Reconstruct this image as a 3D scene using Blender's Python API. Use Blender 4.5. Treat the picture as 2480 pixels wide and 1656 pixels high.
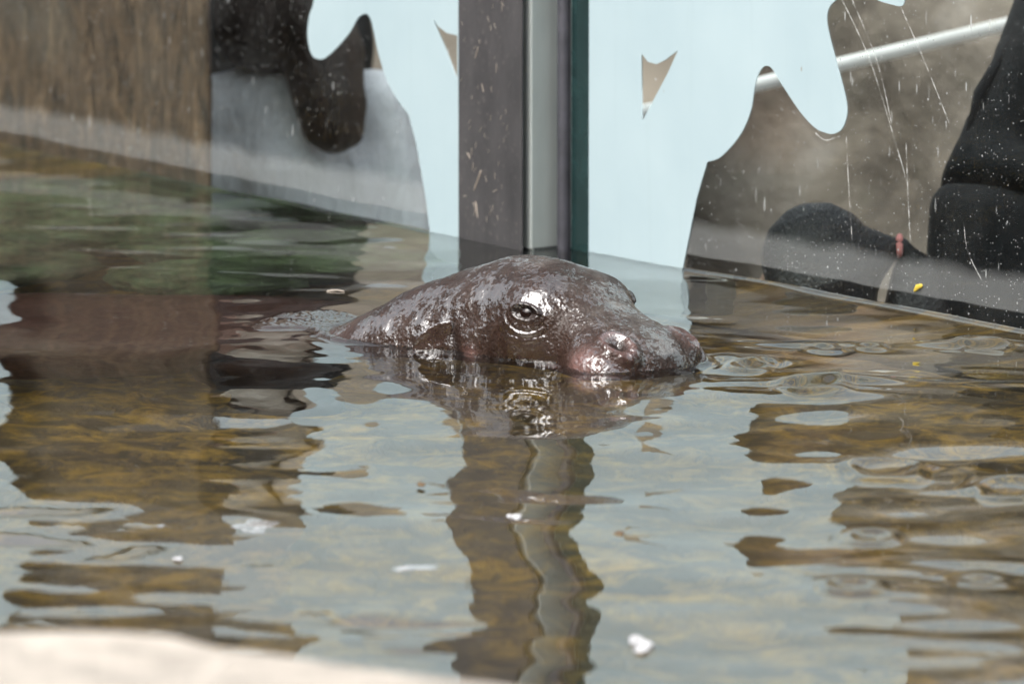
import bpy, bmesh, math, random
import numpy as np
from mathutils import Vector, Matrix, kdtree

random.seed(7); RNG = np.random.default_rng(7)
SC = bpy.context.scene
COL = SC.collection
for o in list(bpy.data.objects): bpy.data.objects.remove(o)
R_ = math.radians

# ------------------------------------------------------------------ camera
PITCH, DIST = R_(8), 8.0
cam_d = bpy.data.cameras.new('camera'); cam = bpy.data.objects.new('camera', cam_d); COL.objects.link(cam)
CAM = Vector((0, -DIST*math.cos(PITCH), DIST*math.sin(PITCH)))
cam.location = CAM
cam.rotation_euler = (Vector((0, 0, .0113)) - CAM).to_track_quat('-Z', 'Y').to_euler()
cam_d.sensor_width = 36; cam_d.lens = 36*DIST/1.25
cam_d.clip_start = .1; cam_d.clip_end = 500
cam_d.dof.use_dof = True; cam_d.dof.focus_distance = 7.95; cam_d.dof.aperture_fstop = 8.0
SC.camera = cam

# ------------------------------------------------------------------ sky, sun, exposure
SUN_EL, SUN_AZ = R_(50), R_(226)          # azimuth clockwise from +Y: behind and left of the camera
w = bpy.data.worlds.new('World'); SC.world = w; w.use_nodes = True
nt = w.node_tree; nt.nodes.clear()
sky = nt.nodes.new('ShaderNodeTexSky'); sky.sky_type = 'NISHITA'; sky.sun_disc = False
sky.sun_elevation = SUN_EL; sky.sun_rotation = SUN_AZ
sky.air_density = 1.2; sky.dust_density = 6.0; sky.ozone_density = 1.0
hs = nt.nodes.new('ShaderNodeHueSaturation'); hs.inputs['Saturation'].default_value = .28
bg = nt.nodes.new('ShaderNodeBackground'); bg.inputs['Strength'].default_value = .15
wo = nt.nodes.new('ShaderNodeOutputWorld')
nt.links.new(sky.outputs[0], hs.inputs['Color']); nt.links.new(hs.outputs[0], bg.inputs['Color'])
nt.links.new(bg.outputs[0], wo.inputs['Surface'])
sl = bpy.data.lights.new('sun', 'SUN'); sl.energy = .9; sl.angle = R_(50); sl.color = (1, .985, .96)
sun = bpy.data.objects.new('sun', sl); COL.objects.link(sun)
sd = Vector((math.sin(SUN_AZ)*math.cos(SUN_EL), math.cos(SUN_AZ)*math.cos(SUN_EL), math.sin(SUN_EL)))
sun.rotation_euler = sd.to_track_quat('Z', 'Y').to_euler(); sun.location = sd*20
SC.view_settings.view_transform = 'Standard'; SC.view_settings.look = 'None'
SC.view_settings.exposure = .97; SC.view_settings.gamma = 1; SC.view_settings.use_curve_mapping = False
SC.render.engine = 'CYCLES'
SC.cycles.use_denoising = True
SC.cycles.max_bounces = 10; SC.cycles.transmission_bounces = 8; SC.cycles.transparent_max_bounces = 24
SC.cycles.glossy_bounces = 5; SC.cycles.diffuse_bounces = 3
SC.cycles.sample_clamp_indirect = 6
SC.cycles.use_adaptive_sampling = True; SC.cycles.adaptive_threshold = .025; SC.cycles.adaptive_min_samples = 16

# ------------------------------------------------------------------ helpers
def tag(o, label=None, cat=None, group=None, kind=None):
    if label: o['label'] = label
    if cat: o['category'] = cat
    if group: o['group'] = group
    if kind: o['kind'] = kind
    return o
def empty(name, loc=(0, 0, 0)):
    o = bpy.data.objects.new(name, None); COL.objects.link(o); o.location = loc; o.empty_display_size = .1
    return o
def link(name, me, mat=None, parent=None, smooth=True):
    o = bpy.data.objects.new(name, me); COL.objects.link(o)
    if mat: me.materials.append(mat)
    if smooth and len(me.polygons): me.polygons.foreach_set('use_smooth', [True]*len(me.polygons))
    if parent: o.parent = parent
    return o
def mesh(name, vs, fs):
    me = bpy.data.meshes.new(name); me.from_pydata([tuple(v) for v in vs], [], fs); me.update(); return me
def grid_mesh(name, P, wrap=False):
    """P: (n,m,3) array of points -> quad mesh, wrap closes the second axis"""
    n, m = P.shape[:2]
    i = np.arange(n-1)[:, None]*m; mm = m if wrap else m-1
    j = np.arange(mm)[None, :]; j2 = (j+1) % m
    f = np.stack([i+j, i+j2, i+m+j2, i+m+j], -1).reshape(-1, 4)
    me = bpy.data.meshes.new(name)
    me.vertices.add(n*m); me.vertices.foreach_set('co', P.reshape(-1).astype(np.float32))
    me.loops.add(f.size); me.loops.foreach_set('vertex_index', f.reshape(-1).astype(np.int32))
    me.polygons.add(len(f)); me.polygons.foreach_set('loop_start', (np.arange(len(f))*4).astype(np.int32))
    me.update(calc_edges=True); me.validate(); return me
def box_mesh(name, lo, hi, bevel=0):
    bm = bmesh.new(); bmesh.ops.create_cube(bm, size=1)
    for v in bm.verts: v.co = Vector([lo[k]+(hi[k]-lo[k])*(v.co[k]+.5) for k in range(3)])
    if bevel: bmesh.ops.bevel(bm, geom=bm.edges[:], offset=bevel, segments=2, affect='EDGES', profile=.5)
    bmesh.ops.recalc_face_normals(bm, faces=bm.faces)
    me = bpy.data.meshes.new(name); bm.to_mesh(me); bm.free(); return me
def prism_mesh(name, pts, z0, z1, bevel=0):
    bm = bmesh.new(); b = [bm.verts.new((p[0], p[1], z0)) for p in pts]; t = [bm.verts.new((p[0], p[1], z1)) for p in pts]
    n = len(pts); bm.faces.new(b); bm.faces.new(t)
    for i in range(n): bm.faces.new((b[i], b[(i+1) % n], t[(i+1) % n], t[i]))
    bmesh.ops.recalc_face_normals(bm, faces=bm.faces)
    if bevel: bmesh.ops.bevel(bm, geom=[e for e in bm.edges if abs(e.verts[0].co.z-e.verts[1].co.z) > .01], offset=bevel, segments=2, affect='EDGES', profile=.5)
    me = bpy.data.meshes.new(name); bm.to_mesh(me); bm.free(); return me
def tube_into(V, F, pts, rad, k=14, sq=(1, 1)):
    """tapered tube with domed ends appended to V,F"""
    pts = [Vector(p) for p in pts]; n = len(pts); rings = []
    def ring(c, t, r):
        t = t.normalized(); a = Vector((0, 0, 1)) if abs(t.z) < .9 else Vector((1, 0, 0))
        u = t.cross(a).normalized(); v = t.cross(u)
        base = len(V)
        for q in range(k):
            an = 2*math.pi*q/k; V.append(c+u*math.cos(an)*r*sq[0]+v*math.sin(an)*r*sq[1])
        rings.append(base)
    for i in range(n):
        t = (pts[min(i+1, n-1)]-pts[max(i-1, 0)])
        if i == 0:
            for g in (80, 55, 28): ring(pts[0]-t.normalized()*rad[0]*math.sin(R_(g)), t, rad[0]*math.cos(R_(g)))
        ring(pts[i], t, rad[i])
        if i == n-1:
            for g in (28, 55, 80): ring(pts[-1]+t.normalized()*rad[-1]*math.sin(R_(g)), t, rad[-1]*math.cos(R_(g)))
    for a, b in zip(rings, rings[1:]):
        for q in range(k): F.append((a+q, a+(q+1) % k, b+(q+1) % k, b+q))
    F.append(tuple(rings[0]+q for q in range(k))[::-1]); F.append(tuple(rings[-1]+q for q in range(k)))
def crspline(P, per=6, closed=False):
    P = np.array(P, float); n = len(P); out = []
    for i in range(n if closed else n-1):
        p0, p1, p2, p3 = (P[(i+k) % n] if closed else P[min(max(i+k, 0), n-1)] for k in (-1, 0, 1, 2))
        for t in np.arange(per)/per:
            out.append(.5*((2*p1)+(p2-p0)*t+(2*p0-5*p1+4*p2-p3)*t*t+(3*p1-p0-3*p2+p3)*t**3))
    if not closed: out.append(P[-1])
    return np.array(out)
def vnoise(P, seed=0):
    """3D value noise in -1..1, P (...,3)"""
    P = np.asarray(P, float); i = np.floor(P).astype(np.int64); f = P-i; f = f*f*(3-2*f)
    def h(a, b, c):
        n = (a*374761393+b*668265263+c*2147483647+seed*974634541) & 0xffffffff
        n = ((n ^ (n >> 13))*1274126177) & 0xffffffff
        return ((n ^ (n >> 16)) & 0xffff)/32767.5-1
    r = 0
    for dx in (0, 1):
        for dy in (0, 1):
            for dz in (0, 1):
                wgt = (f[..., 0] if dx else 1-f[..., 0])*(f[..., 1] if dy else 1-f[..., 1])*(f[..., 2] if dz else 1-f[..., 2])
                r = r+wgt*h(i[..., 0]+dx, i[..., 1]+dy, i[..., 2]+dz)
    return r
def fbm(P, octv=4, seed=0):
    r = 0; a = 1; P = np.asarray(P, float)
    for k in range(octv): r = r+a*vnoise(P*2**k, seed+k); a *= .5
    return r

# node material helper
class NM:
    def __init__(s, name):
        s.m = bpy.data.materials.new(name); s.m.use_nodes = True; s.t = s.m.node_tree; s.t.nodes.clear()
        s.out = s.n('OutputMaterial')
    def n(s, typ, props=None, **inp):
        nd = s.t.nodes.new('ShaderNode'+typ)
        for k, v in (props or {}).items(): setattr(nd, k, v)
        for k, v in inp.items(): s.set(nd, k.replace('_', ' '), v)
        return nd
    def set(s, nd, key, v):
        sock = nd.inputs[int(key)] if isinstance(key, int) or (isinstance(key, str) and key.isdigit()) else nd.inputs[key]
        if hasattr(v, 'is_output'): s.t.links.new(v, sock)
        elif hasattr(v, 'outputs'): s.t.links.new(v.outputs[0], sock)
        else:
            if sock.type == 'RGBA' and len(v) == 3: v = (*v, 1)
            sock.default_value = v
    def coord(s, kind='Object', scale=(1, 1, 1), loc=(0, 0, 0), rot=(0, 0, 0)):
        c = s.n('TexCoord'); mp = s.n('Mapping'); s.t.links.new(c.outputs[kind], mp.inputs['Vector'])
        mp.inputs['Scale'].default_value = scale; mp.inputs['Location'].default_value = loc; mp.inputs['Rotation'].default_value = rot
        return mp.outputs[0]
    def noise(s, vec, scale, detail=4, rough=.55, dist=0):
        nd = s.n('TexNoise', Scale=scale, Detail=detail, Roughness=rough, Distortion=dist); s.set(nd, 'Vector', vec); return nd.outputs['Fac']
    def ramp(s, fac, stops, interp='LINEAR'):
        nd = s.n('ValToRGB'); s.set(nd, 'Fac', fac); cr = nd.color_ramp; cr.interpolation = interp
        while len(cr.elements) < len(stops): cr.elements.new(.5)
        for e, (p, c) in zip(cr.elements, stops):
            e.position = p; e.color = (c, c, c, 1) if isinstance(c, (int, float)) else (*c, 1)
        return nd.outputs[0]
    def mix(s, fac, a, b, mode='MIX'):
        nd = s.n('Mix', {'data_type': 'RGBA', 'blend_type': mode})
        s.set(nd, 0, fac); s.set(nd, 6, a); s.set(nd, 7, b); return nd.outputs[2]
    def math(s, op, a, b=0.0, clamp=False):
        nd = s.n('Math', {'operation': op, 'use_clamp': clamp}); s.set(nd, 0, a); s.set(nd, 1, b); return nd.outputs[0]
    def bump(s, h, strength=.3, dist=.01, normal=None):
        nd = s.n('Bump', Strength=strength, Distance=dist); s.set(nd, 'Height', h)
        if normal is not None: s.set(nd, 'Normal', normal)
        return nd.outputs[0]
    def pbr(s, color, rough=.6, normal=None, **kw):
        nd = s.n('BsdfPrincipled'); s.set(nd, 'Base Color', color); s.set(nd, 'Roughness', rough)
        if normal is not None: s.set(nd, 'Normal', normal)
        for k, v in kw.items(): s.set(nd, k.replace('_', ' '), v)
        s.t.links.new(nd.outputs[0], s.out.inputs['Surface']); return nd

def simple(name, color, rough=.7, var=.25, scale=12, bump=.15, bdist=.004, vec=(1, 1, 1), **kw):
    m = NM(name); c = m.coord(scale=vec); f = m.noise(c, scale, 5)
    dark = tuple(x*(1-var) for x in color); lite = tuple(min(1, x*(1+var)) for x in color)
    col = m.ramp(f, [(.3, dark), (.7, lite)])
    m.pbr(col, rough, m.bump(m.noise(c, scale*4, 4), bump, bdist), **kw); return m.m

# ------------------------------------------------------------------ materials
def mat_glass():
    m = NM('dirty_glass'); c = m.coord()
    sep = m.n('SeparateXYZ'); m.set(sep, 'Vector', c); y = sep.outputs[1]
    fr = m.n('Fresnel', IOR=1.5)
    tr = m.n('BsdfTransparent', Color=(.93, .975, .965)); gl = m.n('BsdfGlossy', Color=(1, 1, 1), Roughness=.0)
    gm = m.n('NewGeometry'); ff = m.math('MULTIPLY', fr, m.math('SUBTRACT', 1.0, gm.outputs['Backfacing']))
    base = m.n('MixShader'); m.set(base, 0, ff); m.set(base, 1, tr); m.set(base, 2, gl)
    # dried splash haze: a band a hand's breadth above the water, and fine specks everywhere
    nz = m.noise(c, 9, 3); wob = m.math('MULTIPLY', m.math('SUBTRACT', nz, .5), .03)
    yy = m.math('ADD', y, wob)
    up = m.ramp(m.math('MULTIPLY', yy, 4.0), [(.22, 1.0), (.29, .0)])
    lo = m.ramp(m.math('MULTIPLY', m.math('ADD', y, m.math('MULTIPLY', m.math('SUBTRACT', m.noise(c, 5, 2), .5), .012)), 4.0), [(.082, .03), (.09, 1.0)])
    haze = m.math('MULTIPLY', m.math('MULTIPLY', up, lo), .20)
    haze = m.math('ADD', haze, m.math('MULTIPLY', m.ramp(m.noise(c, 6, 5), [(.45, 0.0), (.8, 1.0)]), .03))
    def specks(scale, r, keep, sx=1.0, sy=1.0, rot=0):
        cc = m.coord(scale=(sx, sy, 1), rot=(0, 0, rot))
        v = m.n('TexVoronoi', Scale=scale, Randomness=1.0); m.set(v, 'Vector', cc)
        d = m.ramp(v.outputs['Distance'], [(r*.6, 1.0), (r, 0.0)])
        s3 = m.n('SeparateXYZ'); m.set(s3, 'Vector', v.outputs['Color'])
        k = m.math('GREATER_THAN', s3.outputs[0], 1-keep)
        return m.math('MULTIPLY', m.math('MULTIPLY', d, k), s3.outputs[1])
    sp = m.math('MAXIMUM', specks(240, .26, .34), specks(80, .16, .34))
    sp = m.math('MAXIMUM', sp, specks(85, .17, .30, 1, .24, .35))
    sp = m.math('MAXIMUM', sp, specks(60, .13, .22, 1, .18, -.45))
    # fine vertical runs and scratches
    cs = m.coord(scale=(1, .02, 1), rot=(0, 0, .12)); ln = m.noise(cs, 160, 2)
    run = m.math('MULTIPLY', m.ramp(ln, [(.72, 0.0), (.75, .45), (.78, 0.0)]), m.ramp(m.noise(c, 4, 2), [(.52, 0.0), (.62, 1.0)]))
    dirt = m.math('MULTIPLY', m.math('ADD', m.math('MAXIMUM', m.math('MULTIPLY', sp, .62), run), haze, True), m.math('SUBTRACT', 1.0, gm.outputs['Backfacing']))
    df = m.n('BsdfDiffuse', Color=(.62, .64, .63))
    tl = m.n('BsdfTranslucent', Color=(.5, .5, .5)); dd = m.n('MixShader'); m.set(dd, 0, .35); m.set(dd, 1, df); m.set(dd, 2, tl)
    fin = m.n('MixShader'); m.set(fin, 0, dirt); m.set(fin, 1, base); m.set(fin, 2, dd)
    m.t.links.new(fin.outputs[0], m.out.inputs['Surface']); return m.m
def mat_film():
    m = NM('pale_blue_film'); c = m.coord()
    f = m.noise(c, 5, 4); col = m.ramp(f, [(.3, (.365, .465, .50)), (.7, (.405, .505, .535))])
    col = m.mix(m.ramp(m.noise(m.coord(scale=(1, .06, 1)), 40, 4), [(.55, 0.0), (.8, .28)]), col, (.325, .41, .435))
    v = m.n('TexVoronoi', Scale=45); m.set(v, 'Vector', m.coord(scale=(1, .5, 1)))
    s3 = m.n('SeparateXYZ'); m.set(s3, 'Vector', v.outputs['Color'])
    k = m.math('MULTIPLY', m.ramp(v.outputs['Distance'], [(.07, 1.0), (.1, 0.0)]), m.math('GREATER_THAN', s3.outputs[0], .93))
    col = m.mix(m.math('MULTIPLY', k, .7), col, (.25, .22, .18))
    m.pbr(col, .35, m.bump(m.noise(c, 30, 2), .02, .002)); return m.m
def mat_skin():
    m = NM('wet_hide'); c = m.coord()
    n1 = m.noise(c, 14, 6, .6); n2 = m.noise(c, 60, 5, .65); n3 = m.noise(c, 260, 4, .6)
    col = m.ramp(n1, [(.28, (.014, .007, .0045)), (.5, (.026, .0125, .008)), (.72, (.040, .023, .017))])
    col = m.mix(m.ramp(n2, [(.5, 0.0), (.75, .55)]), col, (.050, .034, .026))
    col = m.mix(m.ramp(n3, [(.58, 0.0), (.75, .6)]), col, (.022, .014, .012))
    at = m.n('Attribute', {'attribute_name': 'pink'}); col = m.mix(m.math('MULTIPLY', at.outputs['Fac'], m.ramp(n2, [(.3, .35), (.6, 1.0)])), col, (.46, .25, .23))
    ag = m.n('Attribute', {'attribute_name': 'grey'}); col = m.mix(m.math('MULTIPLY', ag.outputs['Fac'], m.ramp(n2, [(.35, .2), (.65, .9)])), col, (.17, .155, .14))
    ab = m.n('Attribute', {'attribute_name': 'back'}); col = m.mix(m.math('MULTIPLY', ab.outputs['Fac'], .8), col, m.ramp(n2, [(.3, (.048, .022, .015)), (.7, (.082, .040, .029))]))
    al = m.n('Attribute', {'attribute_name': 'lid'})
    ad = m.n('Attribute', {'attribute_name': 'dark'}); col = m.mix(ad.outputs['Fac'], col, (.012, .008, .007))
    vo = m.n('TexVoronoi', {'feature': 'SMOOTH_F1'}, Scale=260, Randomness=1.0); m.set(vo, 'Vector', c)
    warp = m.n('VectorMath', {'operation': 'ADD'}); m.set(warp, 0, c)
    wn = m.n('TexNoise', Scale=90, Detail=3); m.set(wn, 'Vector', c); ws = m.n('VectorMath', {'operation': 'SCALE'}); m.set(ws, 0, wn.outputs['Color']); m.set(ws, 'Scale', .010); m.set(warp, 1, ws)
    # wet film: mirror-smooth patches with ragged edges, matt damp skin between them
    nA = m.noise(warp, 24, 3, .5); nB = m.noise(warp, 170, 4, .68)
    patch = m.ramp(m.math('ADD', m.math('MULTIPLY', nA, .54), m.math('MULTIPLY', nB, .46)), [(.485, 0.0), (.525, 1.0)])
    speck = m.math('MULTIPLY', m.ramp(m.noise(c, 330, 2, .5), [(.60, 0.0), (.66, 1.0)]), m.ramp(m.noise(c, 26, 3), [(.40, 0.0), (.60, .8)]))
    film = m.math('MULTIPLY', m.math('MAXIMUM', patch, speck), m.math('SUBTRACT', 1.0, al.outputs['Fac'], True))
    ge = m.n('NewGeometry'); gs = m.n('SeparateXYZ'); m.set(gs, 'Vector', ge.outputs['Position']); air = m.math('GREATER_THAN', gs.outputs[2], -.001)   # under water there is no air film to mirror
    b1 = m.bump(m.noise(c, 34, 4, .5), .42, .012)
    nb = m.n('Bump', Distance=.003); m.set(nb, 'Strength', m.math('SUBTRACT', .42, m.math('MULTIPLY', film, .28))); m.set(nb, 'Height', m.math('ADD', vo.outputs['Distance'], m.math('MULTIPLY', n3, .6))); m.set(nb, 'Normal', b1)
    b2 = nb.outputs[0]
    m.pbr(col, .5, b2, Coat_Weight=m.math('MULTIPLY', air, m.math('ADD', m.math('MULTIPLY', film, .94), .05)), Coat_IOR=2.5, Coat_Roughness=.035, Coat_Normal=b2, Specular_IOR_Level=.18); return m.m
def mat_water():
    m = NM('pool_water'); c = m.coord('Object')
    b = m.bump(m.noise(m.coord(scale=(1, .55, 1)), 26, 2, .5), .05, .004)
    nd = m.pbr((1, 1, 1), 0.0, b, IOR=1.45, Transmission_Weight=1.0)
    va = m.n('VolumeAbsorption', Color=(.66, .68, .55), Density=.8)
    m.t.links.new(va.outputs[0], m.out.inputs['Volume']); return m.m
def mat_floor():
    m = NM('silty_pool_floor'); c = m.coord(scale=(1, .8, 1))
    n1 = m.noise(c, 3.2, 6, .62, .4); n2 = m.noise(c, 16, 6, .7, .5); n3 = m.noise(c, 50, 4)
    col = m.ramp(n1, [(.3, (.070, .054, .034)), (.5, (.14, .105, .062)), (.68, (.21, .16, .092))])
    col = m.mix(m.math('MULTIPLY', m.ramp(n2, [(.45, 0.0), (.64, .95)]), m.ramp(m.noise(c, 1.3, 2), [(.36, .5), (.56, 1.0)])), col, (.60, .37, .065))
    col = m.mix(m.ramp(n3, [(.48, 0.0), (.75, .5)]), col, (.11, .085, .06))
    m.pbr(col, .9, m.bump(n2, .6, .03)); return m.m
def mat_rockwall():
    m = NM('rough_rock'); c = m.coord()
    n1 = m.noise(c, 2.2, 5, .6, .6); n2 = m.noise(c, 8, 6, .65); n3 = m.noise(c, 1.1, 2)
    col = m.ramp(n1, [(.34, (.070, .057, .047)), (.52, (.175, .146, .120)), (.68, (.30, .268, .24))])
    col = m.mix(m.ramp(n3, [(.5, 0.0), (.65, .7)]), col, (.27, .155, .09))
    col = m.mix(m.ramp(n2, [(.52, 0.0), (.72, .65)]), col, (.115, .10, .075))
    m.pbr(col, .9, m.bump(n2, .7, .05)); return m.m
def mat_bark():
    m = NM('weathered_brown_wall'); c = m.coord(scale=(1, 1, .34))
    n1 = m.noise(c, 34, 6, .72, .6); n2 = m.noise(m.coord(scale=(1, 1, .6)), 48, 6, .7); n3 = m.noise(m.coord(), 4, 3)
    col = m.ramp(n1, [(.34, (.028, .016, .010)), (.5, (.095, .054, .033)), (.66, (.19, .112, .068))])
    col = m.mix(m.ramp(n2, [(.5, 0.0), (.7, .7)]), col, (.045, .032, .024))
    col = m.mix(m.ramp(n3, [(.5, 0.0), (.75, .35)]), col, (.18, .15, .13))
    m.pbr(col, .9, m.bump(n1, .8, .02)); return m.m
def mat_plate():
    m = NM('dull_dark_steel'); c = m.coord(scale=(1, 1, .35))
    n1 = m.noise(c, 22, 5, .6); n2 = m.noise(m.coord(), 120, 4)
    col = m.ramp(n1, [(.3, (.036, .035, .037)), (.7, (.066, .063, .065))])
    col = m.mix(m.ramp(n2, [(.6, 0.0), (.75, .4)]), col, (.19, .17, .16))
    m.pbr(col, .55, m.bump(n2, .15, .002)); return m.m
M = dict(glass=mat_glass(), film=mat_film(), skin=mat_skin(), water=mat_water(), floor=mat_floor(), rock=mat_rockwall(), bark=mat_bark(), plate=mat_plate())
M['steel'] = simple('grey_green_steel', (.40, .435, .42), .45, .12, 14, .05, .002, vec=(1, 1, .3), Metallic=.0)
M['rubber'] = simple('black_rubber', (.055, .055, .066), .5, .3, 30, .1)
M['edge'] = simple('green_glass_edge', (.012, .030, .030), .15, .3, 20, .05)
M['curb'] = simple('dark_wet_concrete', (.035, .033, .032), .6, .3, 10, .2)
M['added_hedge'] = simple('added_hedge_green', (.035, .055, .02), .8, .6, 3, .9, .2)
M['moss'] = simple('wet_moss', (.022, .032, .010), .8, .5, 60, .8, .01)
M['straw'] = simple('dry_straw', (.42, .36, .30), .8, .25, 80)
def mat_foam():
    m = NM('lacy_white_scum'); c = m.coord(); p = m.n('BsdfPrincipled'); m.set(p, 'Base Color', m.ramp(m.noise(c, 160, 3), [(.35, (.42, .41, .40)), (.6, (.78, .78, .80))])); m.set(p, 'Roughness', .5)
    t = m.n('BsdfTransparent'); x = m.n('MixShader'); m.set(x, 0, m.ramp(m.noise(c, 110, 5, .7), [(.40, 0.0), (.50, .9)])); m.set(x, 1, t); m.set(x, 2, p)
    m.t.links.new(x.outputs[0], m.out.inputs['Surface']); return m.m
M['foam'] = mat_foam()
M['deadleaf'] = simple('brown_leaf', (.12, .075, .035), .7, .4, 60)
def mat_scratch():
    m = NM('dried_run'); d = m.n('BsdfDiffuse', Color=(.7, .7, .68)); t = m.n('BsdfTransparent'); x = m.n('MixShader'); m.set(x, 0, m.ramp(m.noise(m.coord(), 60, 3), [(.4, .05), (.62, .6)])); m.set(x, 1, t); m.set(x, 2, d)
    m.t.links.new(x.outputs[0], m.out.inputs['Surface']); return m.m
M['scratch'] = mat_scratch()
M['concrete'] = simple('pale_concrete', (.44, .395, .34), .85, .30, 20, .5, .02)
M['gallery'] = simple('gallery_floor', (.25, .24, .23), .8, .15, 6)
M['cream'] = simple('cream_plaster', (.28, .23, .19), .85, .18, 5, .2, .01)
M['white_paint'] = simple('white_paint', (.82, .82, .80), .35, .04, 8, .03)
M['black_cloth'] = simple('black_cloth', (.010, .011, .013), .85, .4, 40, .4, .004)
M['grey_cloth'] = simple('light_grey_cloth', (.72, .73, .77), .85, .12, 13, .6, .018, vec=(1, 1, .3))
M['navy_cloth'] = simple('dark_cloth', (.03, .033, .042), .85, .3, 40, .4)
M['hair'] = simple('dark_brown_hair', (.030, .019, .016), .45, .5, 60, .9, .006, vec=(1, 1, .08))
M['hairblack'] = simple('black_hair', (.018, .016, .017), .4, .4, 60, .9, .005, vec=(.15, 1, 1))
M['humanskin'] = simple('human_skin', (.52, .33, .26), .5, .1, 30, .1)
M['pinktie'] = simple('pink_elastic', (.75, .28, .26), .6, .1, 60)
M['yellow'] = simple('yellow_bead', (.60, .45, .06), .4, .1, 60)
M['algaerock'] = simple('algae_rock', (.080, .125, .062), .9, .7, 14, .8, .02)
M['eye'] = simple('dark_brown_eye', (.012, .006, .005), .05, .2, 50, .0, Specular_IOR_Level=.5)

# ------------------------------------------------------------------ the glass wall lines (plan)
L0, L1 = np.array((-.072, 1.137)), np.array((-.806, 2.335)); R0, R1 = np.array((.069, 1.034)), np.array((.639, .186))
dL = (L1-L0)/np.linalg.norm(L1-L0); dR = (R1-R0)/np.linalg.norm(R1-R0)
nL = np.array((-dL[1], dL[0]))    # toward the pool
nR = np.array((dR[1], -dR[0]))    # toward the pool
if nL[1] > 0: nL = -nL
if nR[1] > 0: nR = -nR
A_, B_ = L0, np.array((.025, .998)); PANE_TOP = .84
def ywall(x):
    x = np.asarray(x, float)
    yl = L0[1]+(x-L0[0])*dL[1]/dL[0]; yr = R0[1]+(x-R0[0])*dR[1]/dR[0]
    ym = np.interp(x, [A_[0], B_[0], R0[0]], [A_[1], B_[1], R0[1]])
    return np.where(x < A_[0], yl, np.where(x > R0[0], yr, ym))

# ------------------------------------------------------------------ pool floor, bank
def shore(x):
    return np.interp(x, [-4, -1.2, -.5, -.055, .5, 5], [-1.5, -1.85, -2.0, -2.25, -2.7, -3.2])
def bank_edge(x):
    return np.interp(x, [-5, -0.9, -0.433, -0.372, -0.296, -0.244, -0.191, -0.115, -0.053, -0.011, 0.15, 0.5, 1.2, 5], [-3.129, -3.169, -3.189, -3.192, -3.209, -3.235, -3.275, -3.337, -3.389, -3.422, -3.582, -3.762, -3.962, -4.062])
def yrows(xs, n, near):
    """rows from the bank to the wall, dense from y=near on"""
    top = np.minimum(ywall(xs), 4.6); bot = bank_edge(xs)-.25; v1 = np.linspace(0, 1, 25)[:-1]; v2 = np.linspace(0, 1, n)
    return np.concatenate([bot[None]+(near-bot)[None]*v1[:, None], near+(top-near)[None]*v2[:, None]], 0), top
def build_ground():
    xs = np.linspace(-3.2, 2.2, 200); Y, _ = yrows(xs, 160, -2.3); X = np.repeat(xs[None], len(Y), 0)
    dist = Y-shore(xs)[None]
    Z = -.10-.52*(1-np.exp(-np.clip(dist+.25, 0, 9)/.75))
    Z = Z+.022*fbm(np.stack([X*5, Y*5, X*0], -1), 4, 3)
    tag(link('pool_floor', grid_mesh('pool_floor', np.stack([X, Y-.002, Z], -1)), M['floor']), 'brown silty pool floor with yellow algae under the water', kind='structure')
    xs = np.linspace(-4.5, 5, 260)
    t = np.concatenate([np.zeros(8), .10*(1-np.cos(np.linspace(.05, math.pi/2, 22))), np.linspace(.13, .9, 30), np.linspace(1, 12, 30)])
    z = np.concatenate([np.linspace(-.45, .158, 8), .158+.10*np.sin(np.linspace(.05, math.pi/2, 22)), +.258+.02*np.linspace(0, 1, 30), .278+0*np.linspace(1, 12, 30)])
    X = np.repeat(xs[None], len(t), 0); Y = bank_edge(xs)[None]-t[:, None]; Z = z[:, None]+0*X
    wob = fbm(np.stack([X*5, Y*5, Z*5+5], -1), 4, 9); Z = Z+.008*wob; Y = Y+.012*fbm(np.stack([X*4, X*0, Z*4+2], -1), 3, 4)
    tag(link('pool_bank', grid_mesh('pool_bank', np.stack([X, Y, Z], -1)), M['concrete']), 'pale concrete bank along the near edge of the pool', kind='structure')
    g = mesh('ground', [(-60, -60, -.95), (60, -60, -.95), (60, 60, -.95), (-60, 60, -.95)], [(0, 1, 2, 3)])
    tag(link('ground', g, M['gallery']), 'grey ground around the pool and the viewing gallery', kind='structure')
build_ground()

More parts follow.
